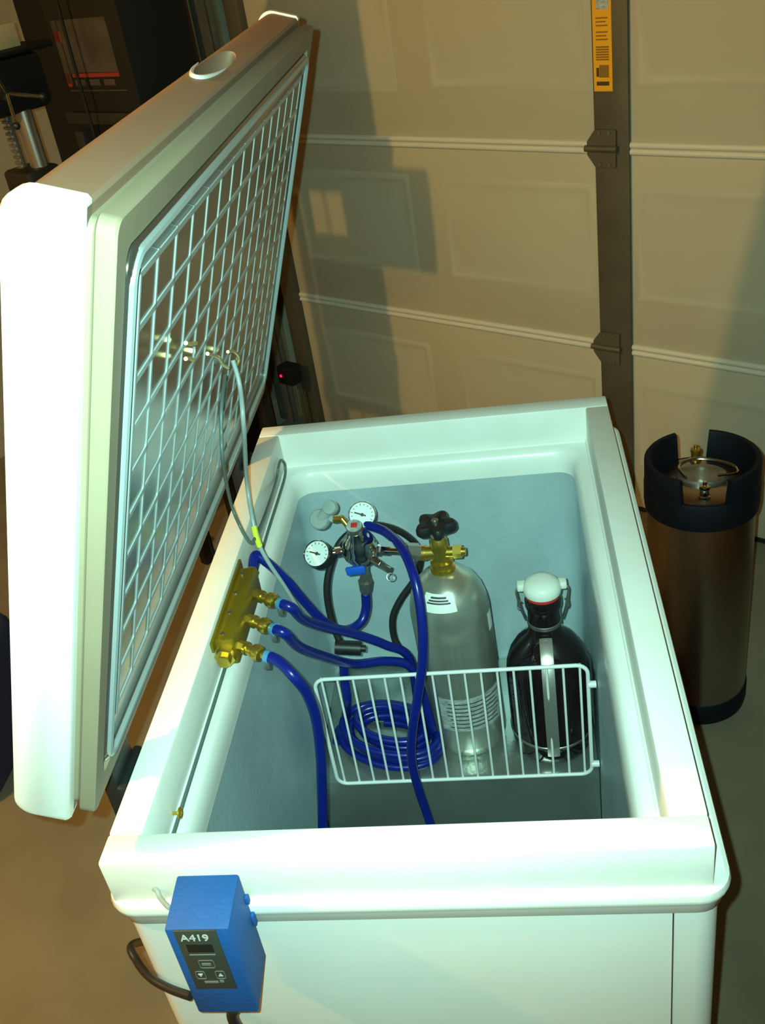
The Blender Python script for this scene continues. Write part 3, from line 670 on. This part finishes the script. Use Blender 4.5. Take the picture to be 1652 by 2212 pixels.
# ------------------------------------------------------------------ keg on the floor
KX, KY = 0.822, 1.1363
kg = thing('ball_lock_keg', 'tall stainless steel keg with black rubber top beside the freezer', 'keg', (KX, KY, 0))
MK = Matrix.Translation((KX, KY, 0))
bm = B(); lathe(bm, [(0.095, 0.03), (0.105, 0.04), (0.1075, 0.055), (0.1075, 0.560), (0.104, 0.572), (0.094, 0.582), (0.06, 0.590), (0.0, 0.592)], MK, 56); obj('steel_body', bm, 'keg_steel', kg)
bm = B(); lathe(bm, [(0.09, 0.0), (0.103, 0.0), (0.108, 0.006), (0.1105, 0.02), (0.1105, 0.055), (0.1075, 0.060)], MK, 56, (True, False)); kb = obj('base_ring', bm, 'keg_rubber', kg)
ka = math.degrees(math.atan2(KY-CAM.y, KX-CAM.x))     # direction away from the camera
def keg_top(a):
    d1 = (a-(ka+13)+180) % 360-180; d2 = (a-(ka+180+4)+180) % 360-180
    return (0.572 if abs(d1) < 17 else 0.640), (abs(d2) < 24)
bm = B(); N = 144; ls = []
for i in range(N):
    a = 360*i/N; top, low = keg_top(a)
    if low: top = 0.588
    ca, sa = math.cos(R(a)), math.sin(R(a))
    row = [(0.1080, 0.528), (0.1125, 0.531), (0.1140, 0.545), (0.1140, 0.585), (0.1125, 0.592), (0.1130, 0.600 if top > 0.61 else min(top, 0.598)), (0.1130, top-0.004), (0.110, top), (0.102, top), (0.099, top-0.004), (0.099, 0.575), (0.100, 0.560)]
    row = [(r_, min(z, top)) for r_, z in row]
    ls.append([MK @ V((r_*ca, r_*sa, z)) for r_, z in row])
loops(bm, ls, closed=False, join_ends=True); obj('rubber_top', bm, 'keg_rubber', kg)
kd = V((math.cos(R(ka)), math.sin(R(ka)), 0)); ks = V((-kd.y, kd.x, 0)); KT = V((KX, KY, 0.59))
bm = B(); ls = []
for sx, z in ((1.0, 0.0), (1.0, 0.006), (0.9, 0.010), (0.6, 0.007), (0.0001, 0.006)):
    ls.append([KT + ks*(0.052*sx*math.cos(2*math.pi*i/36)) + kd*(0.040*sx*math.sin(2*math.pi*i/36)) + V((0, 0, z)) for i in range(36)])
loops(bm, ls); hatch = obj('hatch', bm, 'dull_steel', kg)
bm = B(); tube(bm, spline([KT+ks*a+kd*b+V((0, 0, c)) for a, b, c in ((0.03, -0.02, 0.010), (0.045, 0.012, 0.016), (0.02, 0.034, 0.022), (-0.02, 0.034, 0.022), (-0.06, 0.020, 0.018), (-0.066, -0.006, 0.016), (-0.03, -0.014, 0.013))], 6), 0.003, 8); obj('bail_handle', bm, 'chrome', hatch)
for sgn, off in ((1, 0.014), (-1, -0.006)):
    c_ = KT+kd*(0.072*sgn)+ks*off+V((0, 0, -0.010)); bm = B(); lathe(bm, [(0.012, 0), (0.012, 0.012), (0.009, 0.014), (0.009, 0.026), (0.0105, 0.028), (0.0105, 0.034), (0.007, 0.036), (0.004, 0.036), (0.004, 0.044), (0, 0.044)], Matrix.Translation(c_), 16); obj('post', bm, 'chrome' if sgn < 0 else 'brass', kg)
bm = B(); nd = -kd*1.0+ks*0.18; nd.normalize(); c_ = V((KX, KY, 0))+nd*0.1085; box(bm, (-0.0025, -0.004, 0.002), (0.0025, 0.004, 0.034), 0.001, Matrix.Translation(c_)); obj('drain_notch', bm, 'dull_steel', kb)

# ------------------------------------------------------------------ clutter behind the lid
KM = 0.735
MM0 = V((0.1997, 1.3104, 0))
MM = Matrix((DU, DN, V((0, 0, 1)))).transposed().to_4x4(); MM.translation = MM0
def mbox(nm, m, parent, lo, hi, bev=0.004, **k):
    bm = B(); box(bm, lo, hi, bev, MM); return obj(nm, bm, m, parent, **k)
rk = thing('storage_rack', 'dark metal storage rack standing behind the open lid', 'shelving', MM @ V((-0.72, 0.15, 0)))
for sx, sw in ((-0.90, 0.03), (-0.700, 0.035)):
    for dy in (0.0, 0.19):
        mbox('post', 'rack_dark', rk, (sx, dy, 0), (sx+sw, dy+0.03, 1.290), 0.002)
for z0, z1 in ((0.74, 0.785), (1.308, 1.335)):
    mbox('shelf', 'rack_dark', rk, (-0.91, -0.005, z0), (-0.575 if z0 > 1 else -0.655, 0.23, z1), 0.003)
cn = thing('black_carton', 'large black carton with red and grey print on the rack', 'box', MM @ V((-0.75, 0.12, 1.3355)))
mbox('carton_body', 'carton_black', cn, (-0.885, 0.0, 1.3355), (-0.615, 0.19, 1.66), 0.003)
def cpr(lo, hi, m, nm): mbox(nm, m, cn, (lo[0], -0.0012, lo[1]), (hi[0], 0.001, hi[1]), 0)
cpr((-0.842, 1.420), (-0.662, 1.533), 'carton_grey', 'printed_picture'); cpr((-0.838, 1.412), (-0.662, 1.422), 'carton_red', 'printed_stripe')
cpr((-0.866, 1.398), (-0.846, 1.533), 'carton_grey', 'printed_strip'); cpr((-0.866, 1.487), (-0.842, 1.511), 'carton_red', 'printed_square'); cpr((-0.864, 1.392), (-0.850, 1.420), 'carton_red', 'printed_mark')
for i in range(3): cpr((-0.835+0.055*i, 1.394), (-0.795+0.055*i, 1.407), 'carton_grey', 'printed_word')
cpr((-0.862, 1.382), (-0.648, 1.3845), 'carton_grey', 'printed_rule')
bn = mbox('unseen_bin', 'rack_dark', None, (-0.86, 0.04, 0.7855), (-0.655, 0.18, 1.118), 0.012); tag(bn, 'unseen dark bin on the rack, shaped to its shadow on the door', 'bin')  # hidden behind the lid, there for the shadow it casts on the door
tx = mbox('unseen_box', 'rack_dark', None, (-0.735, 0.036, 1.1185), (-0.48, 0.184, 1.290), 0.010); tag(tx, 'unseen dark box overhanging the bin, shaped to its shadow on the door', 'box')  # unseen block, sized for the square shadow on the door
kb2 = thing('tall_cabinet', 'tall black cabinet against the wall between drill press and carton', 'cabinet', MM @ V((-1.44, 0.65, 0)))
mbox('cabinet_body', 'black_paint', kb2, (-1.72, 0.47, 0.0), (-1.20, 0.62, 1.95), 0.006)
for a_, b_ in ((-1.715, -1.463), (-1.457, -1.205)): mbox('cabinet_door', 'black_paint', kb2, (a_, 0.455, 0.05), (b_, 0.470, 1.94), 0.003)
# hanging cable in front of the carton
bm = B(); tube(bm, spline([MM @ V(p) for p in ((-0.775, -0.03, 2.61), (-0.77, -0.03, 1.9), (-0.777, -0.03, 1.45), (-0.775, -0.03, 1.0), (-0.775, -0.03, 0.02))], 6), 0.004, 8)
tag(obj('hanging_cable', bm, 'carton_black'), 'thin black cable hanging down in front of the black carton', 'cable')

# drill press
DX = -1.03
dp = thing('drill_press', 'black floor drill press with silver feed handles at far left', 'drill press', MM @ V((DX, -0.05, 0)))
def mcyl(nm, m, parent, a, b, r0_, r1_=None, seg=20):
    bm = B(); cyl(bm, MM @ V(a), MM @ V(b), r0_, r1_, seg); return obj(nm, bm, m, parent)
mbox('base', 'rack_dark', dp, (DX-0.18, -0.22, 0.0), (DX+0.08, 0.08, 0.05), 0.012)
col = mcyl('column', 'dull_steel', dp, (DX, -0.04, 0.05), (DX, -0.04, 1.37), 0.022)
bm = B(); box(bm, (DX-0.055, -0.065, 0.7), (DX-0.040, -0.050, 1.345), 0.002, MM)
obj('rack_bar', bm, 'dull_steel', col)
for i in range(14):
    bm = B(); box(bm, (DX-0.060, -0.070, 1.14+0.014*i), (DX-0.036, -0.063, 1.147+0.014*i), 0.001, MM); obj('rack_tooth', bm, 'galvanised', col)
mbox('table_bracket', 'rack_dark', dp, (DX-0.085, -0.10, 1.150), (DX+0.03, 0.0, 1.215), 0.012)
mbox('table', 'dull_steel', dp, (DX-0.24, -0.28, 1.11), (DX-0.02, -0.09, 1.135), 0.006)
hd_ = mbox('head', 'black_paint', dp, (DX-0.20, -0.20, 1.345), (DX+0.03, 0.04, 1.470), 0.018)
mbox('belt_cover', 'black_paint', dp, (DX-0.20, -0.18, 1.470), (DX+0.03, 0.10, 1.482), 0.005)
mcyl('quill', 'dull_steel', dp, (DX-0.11, -0.16, 1.35), (DX-0.11, -0.16, 1.28), 0.018); mcyl('chuck', 'rack_dark', dp, (DX-0.11, -0.16, 1.28), (DX-0.11, -0.16, 1.24), 0.016, 0.011)
hub = V((DX+0.055, -0.10, 1.400)); hb = mcyl('feed_hub', 'rack_dark', dp, (DX+0.025, -0.10, 1.400), (DX+0.060, -0.10, 1.400), 0.018)
for e_ in ((DX+0.088, -0.14, 1.475), (DX+0.105, -0.13, 1.335), (DX+0.075, -0.02, 1.375)):
    h_ = mcyl('feed_handle', 'chrome', hb, tuple(hub), e_, 0.0045, seg=12)
    bm = B(); bmesh.ops.create_uvsphere(bm, u_segments=14, v_segments=10, radius=0.009, matrix=Matrix.Translation(MM @ V(e_))); obj('knob', bm, 'black_rubber', h_)
mbox('switch', 'orange_switch', hd_, (DX-0.150, -0.208, 1.400), (DX-0.098, -0.198, 1.435), 0.003)
tnb = mbox('small_carton', 'carton_tan', None, (DX-0.15, -0.14, 1.4825), (DX-0.012, 0.02, 1.535), 0.003); tag(tnb, 'small tan carton sitting on top of the drill press', 'box')
# dark bag on the floor at the left edge
tt = thing('fabric_bag', 'dark navy fabric bag on the floor left of the freezer', 'bag', (-0.95, 0.95, 0))
bm = B(); box(bm, (-1.20, 0.86, 0.0), (-0.80, 1.22, 0.34), 0.05, None, 4); obj('bag_body', bm, 'navy_cloth', tt)
bm = B(); tube(bm, spline([(-1.1, 0.95, 0.33), (-1.06, 0.95, 0.42), (-0.94, 0.95, 0.42), (-0.90, 0.95, 0.33)], 6), 0.010, 8); obj('bag_strap', bm, 'black_cord', tt)
